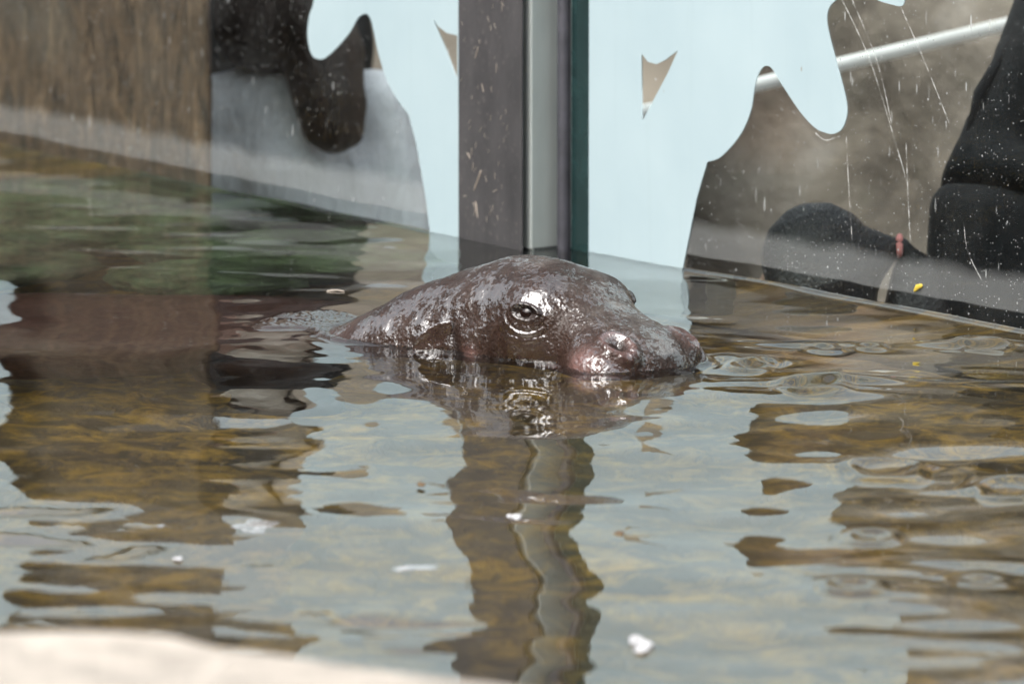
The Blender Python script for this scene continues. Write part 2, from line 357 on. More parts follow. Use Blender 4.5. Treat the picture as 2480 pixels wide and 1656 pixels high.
# ------------------------------------------------------------------ hippo
PSI = R_(48); HF = np.array((math.cos(PSI), -math.sin(PSI))); HS = np.array((-math.sin(PSI), -math.cos(PSI))); HO = np.array((0, .03))
def head2w(a, b, c): p = HO+HF*a+HS*b; return np.array((p[0], p[1], c))
def build_hippo():
    # station: plan x,y, top z, bottom z, half width, widest level, exponent
    def hs(a, t, bt, wd, zc, n, off=0): p = HO+HF*a+HS*off; return (p[0], p[1], t, bt, wd, zc, n)
    st = [(-1.20, .36, -.17, -.22, .02, -.19, 2), (-1.185, .36, -.12, -.28, .09, -.19, 2), (-1.14, .36, -.07, -.34, .16, -.2, 2), (-1.05, .36, -.035, -.40, .235, -.2, 2.1), (-.88, .355, -.014, -.44, .285, -.2, 2.6),
          (-.68, .345, -.009, -.44, .30, -.19, 2.8), (-.50, .325, -.006, -.41, .275, -.17, 3.0), (-.36, .300, -.005, -.35, .265, -.15, 3.2), (-.27, .262, -.001, -.27, .215, -.11, 3.0),
          (-.21, .215, .003, -.22, .150, -.08, 2.2), (-.15, .170, .035, -.18, .125, -.05, 2.1), (-.095, .122, .071, -.15, .112, -.03, 2.1),
          hs(-.045, .098, -.125, .102, -.01, 2.1), hs(.005, .113, -.11, .096, 0, 2.1), hs(.05, .117, -.10, .090, .01, 2.1), hs(.09, .111, -.096, .086, .015, 2.1), hs(.126, .099, -.093, .083, .012, 2.1),
          hs(.156, .083, -.09, .081, 0, 2.15), hs(.184, .068, -.09, .084, -.012, 2.25), hs(.211, .054, -.088, .090, -.018, 2.4), hs(.234, .046, -.084, .092, -.02, 2.5),
          hs(.252, .040, -.078, .086, -.02, 2.5), hs(.266, .032, -.070, .073, -.02, 2.5), hs(.276, .021, -.058, .054, -.018, 2.4), hs(.282, .006, -.042, .033, -.016, 2.2), hs(.284, -.010, -.022, .006, -.015, 2)]
    S = crspline(st, 24); d = np.r_[0, np.cumsum(np.linalg.norm(np.diff(S[:, :2], axis=0), axis=1))]
    # resample: fine on the head, coarse on the body, dense at the blunt ends
    L = d[-1]; a1 = np.linspace(0, L-.50, 110); a2 = np.linspace(L-.50, L-.02, 300)[1:]; a3 = L-.02*np.linspace(1, 0, 60)[1:]**2
    u = np.r_[a1, a2, a3]; S = np.stack([np.interp(u, d, S[:, k]) for k in range(7)], 1)
    T = np.gradient(S[:, :2], axis=0); T /= np.linalg.norm(T, axis=1)[:, None]
    for _ in range(14): T[1:-1] = (T[:-2]+T[1:-1]*2+T[2:])/4
    T /= np.linalg.norm(T, axis=1)[:, None]; N = np.stack([T[:, 1], -T[:, 0]], 1)   # near side
    m = 420; th = np.linspace(0, 2*np.pi, m, endpoint=False)
    # spend more columns on the upper near side
    th = th-.35*np.sin(th-.6); c, s = np.cos(th), np.sin(th)
    ex = 2/S[:, 6][:, None]
    off = S[:, 4][:, None]*np.sign(c)*np.abs(c)**ex
    hz = np.where(s > 0, S[:, 2][:, None]-S[:, 5][:, None], S[:, 5][:, None]-S[:, 3][:, None])
    Z = S[:, 5][:, None]+hz*np.sign(s)*np.abs(s)**ex
    P = np.stack([S[:, 0][:, None]+N[:, 0][:, None]*off, S[:, 1][:, None]+N[:, 1][:, None]*off, Z], -1)
    def normals(P):
        du = np.gradient(P, axis=0); dv = np.roll(P, -1, 1)-np.roll(P, 1, 1)
        n = np.cross(du, dv); n /= np.linalg.norm(n, axis=-1)[..., None]+1e-12
        ctr = P.mean(1, keepdims=True)
        if np.mean(np.sum(n*(P-ctr), -1)) < 0: n = -n
        return n
    pink = np.zeros(P.shape[:2]); lid = np.zeros(P.shape[:2]); grey = np.zeros(P.shape[:2]); dark = np.zeros(P.shape[:2])
    Nn = normals(P)
    def frame(pt, dirv):
        pt = head2w(*pt); D = np.linalg.norm(P-pt, axis=-1); k = np.unravel_index(np.argmin(D), D.shape)
        n = Nn[k]; dw = head2w(*dirv)-head2w(0, 0, 0); t = dw-n*np.dot(dw, n); t /= np.linalg.norm(t); b = np.cross(n, t)
        if b[2] < 0: b = -b
        r = P-P[k]; mask = (np.sum(Nn*n, -1) > -.2) & (np.linalg.norm(r, axis=-1) < .14)
        return r@t, r@b, mask, P[k], n
    def g(x): return np.exp(-x*x)
    disp = np.zeros(P.shape[:2])
    eyes = []
    # large forms
    for sd in (1, -1):
        for (pt, r, am) in (((.118, sd*.082, .085), .038, .012), ((.09, sd*.10, .05), .05, .004), ((.235, sd*.08, .01), .05, .005), ((.155, sd*.09, .035), .035, -.005), ((.03, sd*.1, .06), .04, -.003), ((.05, sd*.11, -.01), .05, .004), ((.18, sd*.085, .04), .035, -.002)):
            uu, vv, mk, *_ = frame(pt, (1, 0, 0)); disp += np.where(mk, am*g(np.hypot(uu, vv)/r), 0)
    P = P+Nn*disp[..., None]; Nn = normals(P); disp = np.zeros(P.shape[:2])
    for sd in (1, -1):
        # eye socket, lids and the wrinkle rings
        uu, vv, mk, pc, n = frame((.124, sd*.105, .068), (1, 0, 0)); eyes.append((pc, n))
        rho = np.sqrt((uu/.0138)**2+(np.where(vv > 0, vv/.0068, vv/.0072))**2)
        low = np.clip(.55-vv/.03, .25, 1)
        dd = -.0065*g(rho/.74)+.0030*g((rho-1.32)/.26)*np.where(vv > 0, 1.6, .45)
        rr = np.sqrt((uu/.0165)**2+(vv/.0125)**2)
        dd += .0012*np.cos(2*np.pi*(rr-1.45)/.62+.6*vnoise(P*60, 5))*np.exp(-np.clip(rr-1.5, 0, 9)/.7)*(rr > 1.45)*np.clip((rr-1.45)*4, 0, 1)*low
        disp += np.where(mk, dd, 0)
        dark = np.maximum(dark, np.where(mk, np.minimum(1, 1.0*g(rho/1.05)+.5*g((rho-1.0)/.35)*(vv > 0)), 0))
        lid = np.maximum(lid, np.where(mk, .95*g(rho/2.3)*np.where(vv > .004, .6, 1), 0))
        # nostril: raised oval rim with a sunken slit
        uu, vv, mk, pc, n = frame((.250, sd*.054, .034), (1, -.15*sd, -.6))
        rho = np.sqrt((uu/.021)**2+(vv/.0135)**2)
        dd = -.0085*g(rho/.55)+.0034*g((rho-1.1)/.34)-.0018*g((rho-1.85)/.3)
        disp += np.where(mk, dd, 0); pink = np.maximum(pink, np.where(mk, .20*g((rho-.95)/.35), 0))
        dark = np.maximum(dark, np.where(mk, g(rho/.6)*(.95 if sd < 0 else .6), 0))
        # crease in front of the ear, mouth corner
        uu, vv, mk, *_ = frame((.004, sd*.11, .015), (1, 0, .55))
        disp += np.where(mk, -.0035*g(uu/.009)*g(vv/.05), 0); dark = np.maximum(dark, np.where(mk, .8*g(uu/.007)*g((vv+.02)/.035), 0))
        uu, vv, mk, *_ = frame((.165, sd*.09, -.005), (1, 0, 0))
        disp += np.where(mk, -.006*g(uu/.02)*g(vv/.03), 0); pink = np.maximum(pink, np.where(mk, .35*g(uu/.02)*g((vv+.008)/.014), 0))
        uu, vv, mk, *_ = frame((.03, sd*.11, -.004), (1, 0, 0)); pink = np.maximum(pink, np.where(mk, .5*g(uu/.012)*g(vv/.012), 0))
        uu, vv, mk, *_ = frame((.225, sd*.09, .012), (1, 0, 0)); pink = np.maximum(pink, np.where(mk, .30*g(uu/.03)*g(vv/.02), 0))
        uu, vv, mk, *_ = frame((.258, sd*.085, -.015), (1, 0, 0)); pink = np.maximum(pink, np.where(mk, .35*g(uu/.02)*g(vv/.014), 0))
    a = (P[..., :2]-HO)@HF; b = (P[..., :2]-HO)@HS; hm = np.clip((a+.32)/.1, 0, 1)
    # neck folds and pores
    xy = P[..., 0]
    fold = np.cos(2*np.pi*(a*1.0+.25*P[..., 2])/.021+6*vnoise(P*14, 2))
    disp += .00025*fold*np.clip((-.01-a)/.05, 0, 1)*np.clip((a+.34)/.06, 0, 1)
    disp += hm*(.0014*fbm(P*22, 3, 11)+.0005*fbm(P*95, 3, 21))
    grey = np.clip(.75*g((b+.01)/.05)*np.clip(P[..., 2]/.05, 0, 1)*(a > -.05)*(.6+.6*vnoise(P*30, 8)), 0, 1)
    pink = np.maximum(pink, .45*np.clip(vnoise(P*np.array((35, 35, 90)), 31)-.35, 0, 1)*g((b-.015)/.03)*np.clip((P[..., 2]-.06)/.03, 0, 1)*(a > 0))
    # brow hair bumps on the far side
    P = P+Nn*disp[..., None]
    me = grid_mesh('body', P, wrap=True)
    V = []; F = []
    # legs, ears and tail belong to the same skin
    for (x, y) in ((-.30, .12), (-.30, .46), (-.98, .2), (-.98, .52)):
        hind = x < -.6; k = .03 if hind else -.01
        tube_into(V, F, [(x, y, -.24), (x+k, y, -.38), (x-k, y, -.50), (x-k*.6, y, -.575), (x-k*.6+.02, y, -.60)], [.11, .085, .062, .062, .066], 24)
    tube_into(V, F, [(-1.17, .36, -.16), (-1.22, .36, -.2), (-1.24, .36, -.28)], [.028, .022, .012], 14)
    for sd in (1, -1):
        # ear: a small cupped leaf pointing back and out
        base = head2w(-.008, sd*.090, .028); tip = head2w(-.056, sd*.109, .006); ax = tip-base
        up = np.array((0, 0, 1.)); sdv = np.array((*(HS*sd), 0)); nrm = np.cross(ax, up); nrm /= np.linalg.norm(nrm)
        if nrm@sdv < 0: nrm = -nrm
        nb = len(V); nu, nv = 14, 18
        for i in range(nu):
            t = i/(nu-1); wd = .0145*math.sin(math.pi*min(1, .18+.82*t))**.6*(1.0 if t < .97 else .4)+.003
            for j in range(nv):
                q = 2*math.pi*j/nv; cc, ss = math.cos(q), math.sin(q)
                p = base+ax*t+up*wd*cc+nrm*(.0065*ss+.006*(cc*cc)-.002)*(.5+.6*t)
                V.append(Vector(p))
        for i in range(nu-1):
            for j in range(nv): F.append((nb+i*nv+j, nb+i*nv+(j+1) % nv, nb+(i+1)*nv+(j+1) % nv, nb+(i+1)*nv+j))
        F.append(tuple(nb+j for j in range(nv))); F.append(tuple(nb+(nu-1)*nv+j for j in range(nv)))
    n0 = len(me.vertices)
    bm = bmesh.new(); bm.from_mesh(me); vs = [bm.verts.new(v) for v in V]
    for f in F:
        try: bm.faces.new([vs[i] for i in f])
        except ValueError: pass
    bmesh.ops.recalc_face_normals(bm, faces=bm.faces)
    bm.to_mesh(me); bm.free()
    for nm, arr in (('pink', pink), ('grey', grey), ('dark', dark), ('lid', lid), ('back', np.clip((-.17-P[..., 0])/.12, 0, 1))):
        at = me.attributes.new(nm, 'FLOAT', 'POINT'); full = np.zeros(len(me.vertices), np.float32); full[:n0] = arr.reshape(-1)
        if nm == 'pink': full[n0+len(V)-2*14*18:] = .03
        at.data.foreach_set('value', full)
    root = empty('pygmy_hippo', (-.4, .25, -.6)); bpy.context.view_layer.update()
    off = -Vector(root.location)
    ob = link('body', me, M['skin'], root); ob.location = off
    for (pc, n) in eyes:
        bm = bmesh.new(); bmesh.ops.create_uvsphere(bm, u_segments=32, v_segments=20, radius=.0135); em = bpy.data.meshes.new('eye'); bm.to_mesh(em); bm.free()
        e = link('eye', em, M['eye'], root); e.location = Vector(pc-n*.0142)+off
    tag(root, 'wet dark brown pygmy hippo swimming with only its head above water', 'hippo')
    # outline at the water line, for the meniscus and ripples
    band = P[np.abs(P[..., 2]) < .0025][:, :2]
    return P, band
HIPPO, BAND = build_hippo()

# ------------------------------------------------------------------ water
def wave_h(X, Y):
    r = np.random.default_rng(5); H = np.zeros_like(X)
    # slow swell, crests roughly across the view
    for k in range(46):
        lam = .07*(9**(r.random())); ang = math.pi/2+r.normal(0, .6); slope = .0022*r.uniform(.5, 1.3)*(lam/.2)**.35
        kk = 2*math.pi/lam; ph = r.random()*6.28
        H += slope/kk*np.sin(kk*(X*math.cos(ang)+Y*math.sin(ang))+ph)
    for (lam, ang, slope, ph) in ((1.05, 38, .016, 1.2), (.62, 50, .013, .4), (.48, 128, .009, 2.2), (.9, 70, .009, 4.0), (.33, 62, .006, 1.1), (.27, 112, .005, 3.3)):
        kk = 2*math.pi/lam; an = R_(ang); H += slope/kk*np.sin(kk*(X*math.cos(an)+Y*math.sin(an))+ph)
    # short oblique ripples in drifting patches: they pull the mirrored edges into fingers
    for (lam, ang, slope, ph, sd) in ((.11, 62, .007, .3, 1), (.15, 118, .008, 1.9, 2), (.19, 66, .009, 4.4, 3), (.13, 108, .006, 5.2, 4), (.24, 72, .009, 2.5, 5), (.085, 75, .005, .9, 6)):
        kk = 2*math.pi/lam; an = R_(ang); amp = np.clip(.55+.9*vnoise(np.stack([X*3.1, Y*1.6, X*0+sd*7.3], -1), sd), 0, 1.4)
        H += amp*slope/kk*np.sin(kk*(X*math.cos(an)+Y*math.sin(an))+ph)
    return H
def build_water():
    xs = np.r_[np.linspace(-3.0, -.95, 60)[:-1], np.linspace(-.95, .98, 560), np.linspace(.98, 2.2, 50)[1:]]
    Y, top = yrows(xs, 640, -2.3); X = np.repeat(xs[None], len(Y), 0)
    H = wave_h(X, Y)
    # ripples running out from the muzzle and the neck
    for (cx, cy, lam, sl, rad) in ((.19, -.06, .055, .020, .22), (.10, -.10, .075, .014, .30), (-.20, .10, .05, .016, .18), (.02, -.02, .09, .010, .35)):
        rr = np.hypot(X-cx, Y-cy); H += sl*lam/6.28*np.sin(2*np.pi*rr/lam)*np.exp(-(rr/rad)**2)*np.clip(rr/.05, 0, 1)
    # stronger chop on the right, where the sky glints
    for (cx, cy, sx, sy, am) in CHOP:
        H += am*np.exp(-((X-cx)/sx)**2-((Y-cy)/sy)**2)
    # steep little rings where drops fell from the muzzle: their faces mirror the open sky
    for (cx, cy, r0, wd, am) in ((.352, -.33, .036, .011, .0052), (.285, -.13, .022, .010, .0046), (.305, -.10, .012, .008, .0036), (.402, -.92, .040, .012, .0050), (.53, -1.05, .036, .012, .0048), (.385, .03, .018, .009, .0034), (.44, .05, .012, .008, .0034), (.58, .07, .026, .010, .0038), (.365, -1.34, .022, .010, .0040), (.33, -1.66, .026, .010, .0040), (.46, -1.60, .018, .010, .0036)):
        rr = np.hypot(X-cx, (Y-cy)/1.7)*(1+.22*vnoise(np.stack([X*30, Y*18, X*0+cx*50], -1), 3))
        H += am*np.exp(-((rr-r0)/wd)**2)
    # meniscus on the hide
    kd = kdtree.KDTree(len(BAND))
    for i, p in enumerate(BAND): kd.insert((p[0], p[1], 0), i)
    kd.balance()
    near = np.argwhere((X > -.75) & (X < .33) & (Y > -.35) & (Y < .75))
    for i, j in near:
        dd = kd.find((X[i, j], Y[i, j], 0))[2]
        if dd < .04: H[i, j] += .0050*math.exp(-dd/.006)
    # meniscus on the glass
    H += .004*np.exp(-(top[None]-Y)*.65/.008)
    Pt = np.stack([X, Y, H], -1)
    n, m = X.shape
    me = grid_mesh('water', Pt)
    bm = bmesh.new(); bm.from_mesh(me); bm.verts.ensure_lookup_table()
    idx = [i for i in range(m)]+[i*m+m-1 for i in range(1, n)]+[(n-1)*m+i for i in range(m-2, -1, -1)]+[i*m for i in range(n-2, 0, -1)]
    ring = [bm.verts[i] for i in idx]; low = [bm.verts.new((q.co.x, q.co.y, -1.3)) for q in ring]
    K = len(ring)
    for i in range(K): bm.faces.new((ring[i], ring[(i+1) % K], low[(i+1) % K], low[i]))
    bm.faces.new(low)
    bmesh.ops.recalc_face_normals(bm, faces=bm.faces)
    bm.to_mesh(me); bm.free()
    tag(link('water', me, M['water']), 'rippled murky brown pool water reflecting the pale glass wall', kind='structure')
CHOP = []
rc = np.random.default_rng(12)
for (px, py, n, s) in ((.273, -.124, 4, 1.0), (.354, -.313, 5, 1.0), (.399, -.90, 4, 1.2), (.51, -1.03, 3, 1.2), (.362, -1.33, 3, 1.2), (.325, -1.644, 4, 1), (.471, -1.574, 3, 1), (.385, .037, 3, .8), (.565, .074, 3, .8), (.429, -1.887, 3, 1), (-.113, -1.844, 3, .8), (-.092, -1.95, 2, .8), (.60, -.25, 2, 1)):
    for k in range(n):
        CHOP.append((px+rc.normal(0, .03), py+rc.normal(0, .05), rc.uniform(.035, .09)*s, rc.uniform(.022, .05)*s, rc.choice([-1, 1])*rc.uniform(.0012, .0032)*s*(1.8 if py > -.4 and px > .2 else 1.0)))
build_water()

# ------------------------------------------------------------------ glass wall
def wall_matrix(o, d, n):
    # local X along the wall, local Y up, local Z toward the pool
    return Matrix(((d[0], 0, n[0], o[0]), (d[1], 0, n[1], o[1]), (0, 1, 0, 0), (0, 0, 0, 1)))
LEFT = [(.0786, -.0042), (.0887, .0403), (.1156, .1194), (.1383, .1611), (.1691, .1788), (.1977, .2027), (.2206, .239), (.2343, .2702), (.2435, .2871), (.2575, .2925), (.2785, .2844), (.3021, .2619), (.3376, .2384), (.3673, .2224), (.3852, .2174), (.4067, .2192), (.4186, .232), (.4232, .2525), (.4182, .2768), (.4048, .3016),
        (.41, .345), (.45, .39), (.47, .45), (.465, .51), (.485, .56), (.50, .62), (.53, .69), (.60, .76), (.72, .795), (.84, .81), (.95, .80), (1.06, .81), (1.18, .815), (1.28, .80), (1.36, .70), (1.38, .56), (1.385, .46), (1.392, .38), (1.405, .315), (1.43, .29), (1.46, .295), (1.49, .33), (1.53, .39), (1.60, .42), (1.68, .38), (1.72, .30), (1.80, .26), (1.9, .3)]
LHOLE = [(.0686, .2998), (.0552, .2898), (.0328, .2829), (.004, .2815), (.004, .2195), (.0329, .257)]
RIGHT = [(.2885, -.0026), (.3044, .0464), (.3211, .0981), (.3453, .1491), (.3726, .1571), (.4051, .1788), (.4282, .2017), (.4437, .2276), (.4508, .2555), (.458, .2725), (.469, .2848), (.48, .2878), (.4919, .2834), (.5149, .2635), (.5515, .2342), (.5833, .2164), (.6058, .2114), (.6255, .2115), (.6432, .2195), (.6528, .2348), (.6535, .2509), (.6435, .2768), (.6225, .3207), (.6115, .3466), (.6095, .3625), (.6147, .3747), (.6289, .3853),
         (.655, .40), (.685, .405), (.717, .3916), (.7493, .3876), (.7666, .3873), (.7743, .3957), (.776, .43), (.765, .48), (.74, .52), (.72, .57), (.75, .62), (.83, .64), (.93, .60), (.98, .54), (1.03, .52), (1.1, .56), (1.2, .62), (1.4, .6), (1.6, .66), (1.8, .6)]
RHOLE = [(.1926, .281), (.2072, .2716), (.2265, .2698), (.2485, .2776), (.2771, .2926), (.2534, .2597), (.1941, .19)]
def film_mesh(name, outline, hole, s0, send):
    cu = bpy.data.curves.new(name, 'CURVE'); cu.dimensions = '2D'; cu.fill_mode = 'BOTH'; cu.extrude = .0006
    k = 4
    sm = np.vstack([outline[:k], crspline(outline[k-1:], 6)[1:]])
    pts = [(s0, PANE_TOP-.01), (s0, -.55), (outline[0][0]-.006, -.55)]+[tuple(p) for p in sm]+[(send, outline[-1][1]), (send, PANE_TOP-.01)]
    for poly in (pts, hole):
        sp = cu.splines.new('POLY'); sp.points.add(len(poly)-1); sp.use_cyclic_u = True
        for q, p in zip(sp.points, poly): q.co = (p[0], p[1], 0, 1)
    tmp = bpy.data.objects.new('tmp', cu); COL.objects.link(tmp); bpy.context.view_layer.update()
    me = bpy.data.meshes.new_from_object(tmp.evaluated_get(bpy.context.evaluated_depsgraph_get()))
    bpy.data.objects.remove(tmp); bpy.data.curves.remove(cu); me.name = name; return me
def hole_smooth(h, sharp=()):
    return [tuple(p) for p in h]
SCRATCHES = [[(0.635, 0.3911), (0.6978, 0.3159), (0.7515, 0.2195), (0.7827, 0.1587)], [(0.6572, 0.3926), (0.7154, 0.312), (0.7469, 0.235)], [(0.7776, 0.2139), (0.783, 0.1429), (0.7889, 0.0851)], [(0.6505, 0.2105), (0.6565, 0.1467), (0.6645, 0.0777)], [(0.8989, 0.1226), (0.908, 0.0868), (0.9423, 0.0485)], [(0.5834, 0.2089), (0.6059, 0.2012), (0.6371, 0.2093)], [(0.7535, 0.3995), (0.815, 0.3199), (0.8674, 0.2455)]]
def build_glass():
    for (o, d, n, out, hole, s0, send, lab) in ((L0, dL, nL, LEFT, LHOLE, .001, 3.2, 'left glass viewing pane with pale blue splash film beside the brown pillar'), (R0, dR, nR, RIGHT, RHOLE, .0675, 3.2, 'right glass viewing pane with speckled dirt and pale blue splash film')):
        g = link('glass_pane', box_mesh('glass_pane', (0, -.85, -.016), (3.2, PANE_TOP, 0)), M['glass'], smooth=False)
        g.matrix_world = wall_matrix(o, d, n)
        tag(g, lab, 'glass pane', 'glass panes of the viewing window')
        f = link('splash_film', film_mesh('splash_film', out, hole, s0, send), M['film'], g, smooth=False); f.location = (0, 0, .0016)
        c = link('top_rail', box_mesh('top_rail', (0, PANE_TOP+.001, -.03), (3.2, PANE_TOP+.05, .014), .004), M['steel'], g, smooth=False)
    # scratches, dried runs and a yellow petal stuck to the right pane
    for pts in ([SCRATCHES] if d is dR else []):
        for q in pts:
            sp = crspline(q, 8); nn = np.gradient(sp, axis=0); nn = np.stack([-nn[:, 1], nn[:, 0]], 1)/np.linalg.norm(nn, axis=1)[:, None]; wv = .0005+.0004*np.abs(np.sin(np.arange(len(sp))*1.7))[:, None]
            Pq = np.stack([np.c_[sp-nn*wv, np.full(len(sp), .0006)], np.c_[sp, np.full(len(sp), .0010)], np.c_[sp+nn*wv, np.full(len(sp), .0006)]], 1)
            link('scratch', grid_mesh('scratch', Pq), M['scratch'], g)
    V = []; F = []; tube_into(V, F, [(.800, .026, .002), (.806, .031, .003), (.814, .034, .002)], [.002, .004, .0025], 8, (1, .4)); link('petal', mesh('petal', V, F), M['yellow'], g)
    # the post between the panes: front plate, steel channel, rubber gasket, green glass edge
    root = empty('window_post', (0, 1.08, -.85)); off = Matrix.Translation((0, -1.08, .85)); bpy.context.view_layer.update()
    E_ = R0+np.array((.004, .012)); back = -nL
    ch = prism_mesh('steel_channel', [A_-nL*.002, B_-nL*.002, R0-dR*.004, R0-dR*.004-nR*.10, A_-nL*.10+dL*-.0], -.85, 1.12, .0015)
    o = link('steel_channel', ch, M['steel'], root, False); o.matrix_local = off
    tq = -dL
    fp = prism_mesh('cover_plate', [A_, A_+nL*.003, A_+nL*.003+tq*.168, A_+tq*.168], -.85, 1.12, .0008)
    o = link('cover_plate', fp, M['plate'], root, False); o.matrix_local = off
    V = []; F = []; q = R0+dR*.016+nR*.008; tube_into(V, F, [(q[0], q[1], -.8), (q[0], q[1], 0), (q[0], q[1], .83)], [.0095]*3, 16)
    o = link('gasket', mesh('gasket', V, F), M['rubber'], root); o.matrix_local = off
    e = prism_mesh('edge_strip', [R0+dR*.028+nR*.001, R0+dR*.028+nR*.0035, R0+dR*.067+nR*.0035, R0+dR*.067+nR*.001], -.8, .83)
    o = link('edge_strip', e, M['edge'], root, False); o.matrix_local = off
    tag(root, 'dark steel post with grey side between the two glass panes', 'post')
    # straw flecks stuck to the cover plate
    base = mesh('straw_fleck', [(-.5, -.06, 0), (.5, -.09, 0), (.55, .03, 0), (-.3, .10, 0), (-.5, -.03, .1), (.5, 0, .12)], [(0, 1, 2, 3), (0, 4, 5, 1), (1, 5, 2), (3, 4, 0), (2, 5, 4, 3)])
    base.materials.append(M['straw']); r = random.Random(3)
    W_ = wall_matrix(A_+nL*.0035, -dL, nL)
    spots = [(.052, .085, .034, 1.0), (.028, .118, .012, -.6), (.05, .262, .018, 1.1), (.066, .215, .012, -1.2), (.102, .245, .012, 1.4), (.098, .075, .012, .4), (.018, .06, .010, .2), (.05, .045, .022, -1.35)]
    spots += [(r.uniform(.006, .135), r.uniform(.03, .34), r.uniform(.004, .010), r.uniform(.6, 2.2)) for _ in range(46)]
    for (sx, z, ln, an) in spots:
        o = bpy.data.objects.new('straw_fleck', base); COL.objects.link(o); o.parent = root
        o.matrix_local = off @ W_ @ Matrix.Translation((sx, z, 0)) @ Matrix.Rotation(an, 4, 'Z') @ Matrix.Diagonal((ln, ln*.6, ln*.4, 1))
build_glass()
def build_curb():
    for (o, d, n) in ((L0, dL, nL), (R0, dR, nR)):
        a = o-n*.018; me = prism_mesh('pool_curb', [a, a+d*3.2, a+d*3.2-n*.07, a-n*.07], -.94, -.022, 0)
        tag(link('pool_curb', me, M['curb'], smooth=False), 'dark concrete curb under the glass pane', kind='structure')
    xs = np.linspace(-6, 5, 120); z = np.linspace(-.6, 1.1, 50); Y = np.repeat(xs[None], 50, 0); Z = np.repeat(z[:, None], 120, 1)
    X = -2.95+.10*fbm(np.stack([Y*1.6, Z*1.6, Y*0], -1), 5, 40)
    tag(link('added_side_wall', grid_mesh('added_side_wall', np.stack([X, Y, Z], -1)), M['rock']), 'unseen rocky wall added on the left to darken the glass reflections', kind='structure')  # out of view; added so the left pane and water mirror something dark
    xs = np.linspace(-16, 16, 200); z = np.linspace(-.95, 5.0, 60); X = np.repeat(xs[None], 60, 0); Z = np.repeat(z[:, None], 200, 1)
    Y = -11.5+.9*fbm(np.stack([X*.7, Z*.7, X*0], -1), 5, 60); Z = Z+(.5*fbm(np.stack([X*.6, X*0, X*0+3], -1), 4, 61))*(Z+.95)/6
    tag(link('added_hedge', grid_mesh('added_hedge', np.stack([X, Y, Z], -1)), M['added_hedge']), 'unseen dark green backdrop added behind the camera to darken reflections', kind='structure')  # unseen greenery added behind the camera to darken what the wet hide mirrors
build_curb()

# ------------------------------------------------------------------ behind the glass
def build_gallery():
    # rough brown pillar close behind the left pane
    s0, s1 = .585, 2.4; n = 90
    z = np.linspace(-.94, .74, 120); s = np.linspace(0, 1, n)
    # plan outline: a flat face with a rounded near corner
    p0 = np.array((-.448, 1.86)); path = []
    for t in s: path.append(p0+dL*(t*2.4))
    path = np.array(path); ret = np.array([p0+np.array((-.12, 1))*q for q in np.linspace(.5, .02, 14)]); plan = np.vstack([ret, path])
    X = np.repeat(plan[None, :, 0], len(z), 0); Y = np.repeat(plan[None, :, 1], len(z), 0); Z = np.repeat(z[:, None], len(plan), 1)
    nz = .012*fbm(np.stack([X*9, Y*9, Z*2.2], -1), 4, 6)
    X = X+nL[0]*nz; Y = Y+nL[1]*nz
    o = link('brown_pillar', grid_mesh('brown_pillar', np.stack([X, Y, Z], -1)), M['bark'])
    tag(o, 'rough streaked brown pillar behind the left glass pane', 'pillar')
    # rock wall at the back of the gallery
    def rockface(name, a, b, top, mat, lab, rough, seed):
        a = np.array(a); b = np.array(b); t = np.linspace(0, 1, 150); zz = np.linspace(0, 1, 70)
        tx = a[None]+(b-a)[None]*t[:, None]; nn = np.array((-(b-a)[1], (b-a)[0])); nn /= np.linalg.norm(nn)
        if nn[1] > 0: nn = -nn
        X = np.repeat(tx[None, :, 0], 70, 0); Y = np.repeat(tx[None, :, 1], 70, 0); tp = top+rough*.8*fbm(np.stack([t*6, t*0, t*0], -1), 3, seed)
        Z = -.95+(tp[None]+.95)*zz[:, None]
        q = rough*fbm(np.stack([X*3, Y*3, Z*3], -1), 5, seed)
        P = np.stack([X+nn[0]*q, Y+nn[1]*q, Z], -1)
        bk = P[-1:].copy(); bk[..., 0] -= nn[0]*.5; bk[..., 1] -= nn[1]*.5; dn = bk.copy(); dn[..., 2] = -.95
        tag(link(name, grid_mesh(name, np.concatenate([P, bk, dn], 0)), mat), lab, 'wall')
    rockface('rock_wall', (.1, 4.9), (4.2, 1.2), 1.22, M['rock'], 'blurred brown grey rock wall behind the right glass pane', .10, 17)
    rockface('rock_wall', (-3.0, 5.9), (-.42, 4.72), 1.2, M['rock'], 'dark rock wall deep in the shade behind the brown pillar', .08, 29)
    rockface('plaster_wall', (-.40, 4.70), (.33, 4.37), 1.0, M['cream'], 'pale tan wall far behind the post and the left glass pane', .02, 23)
    # white handrail
    root = empty('handrail', (0, 0, -.95)); bpy.context.view_layer.update()
    V = []; F = []; a = Vector(RAIL_A); b = Vector(RAIL_B); tube_into(V, F, [a, a.lerp(b, .5), b], [.0112]*3, 18)
    o = link('rail', mesh('rail', V, F), M['white_paint'], root); o.location = (0, 0, .95)
    for t in (.02, .985):
        q = a.lerp(b, t); V = []; F = []; tube_into(V, F, [(q.x, q.y, -.94), (q.x, q.y, -.4), (q.x, q.y, q.z-.012)], [.010]*3, 14)
        o = link('post', mesh('post', V, F), M['white_paint'], root); o.location = (0, 0, .95)
    tag(root, 'white tubular handrail crossing behind the right glass pane', 'handrail')
RAIL_A = (.160, 1.80, .098); RAIL_B = (.817, 2.71, .158)
build_gallery()

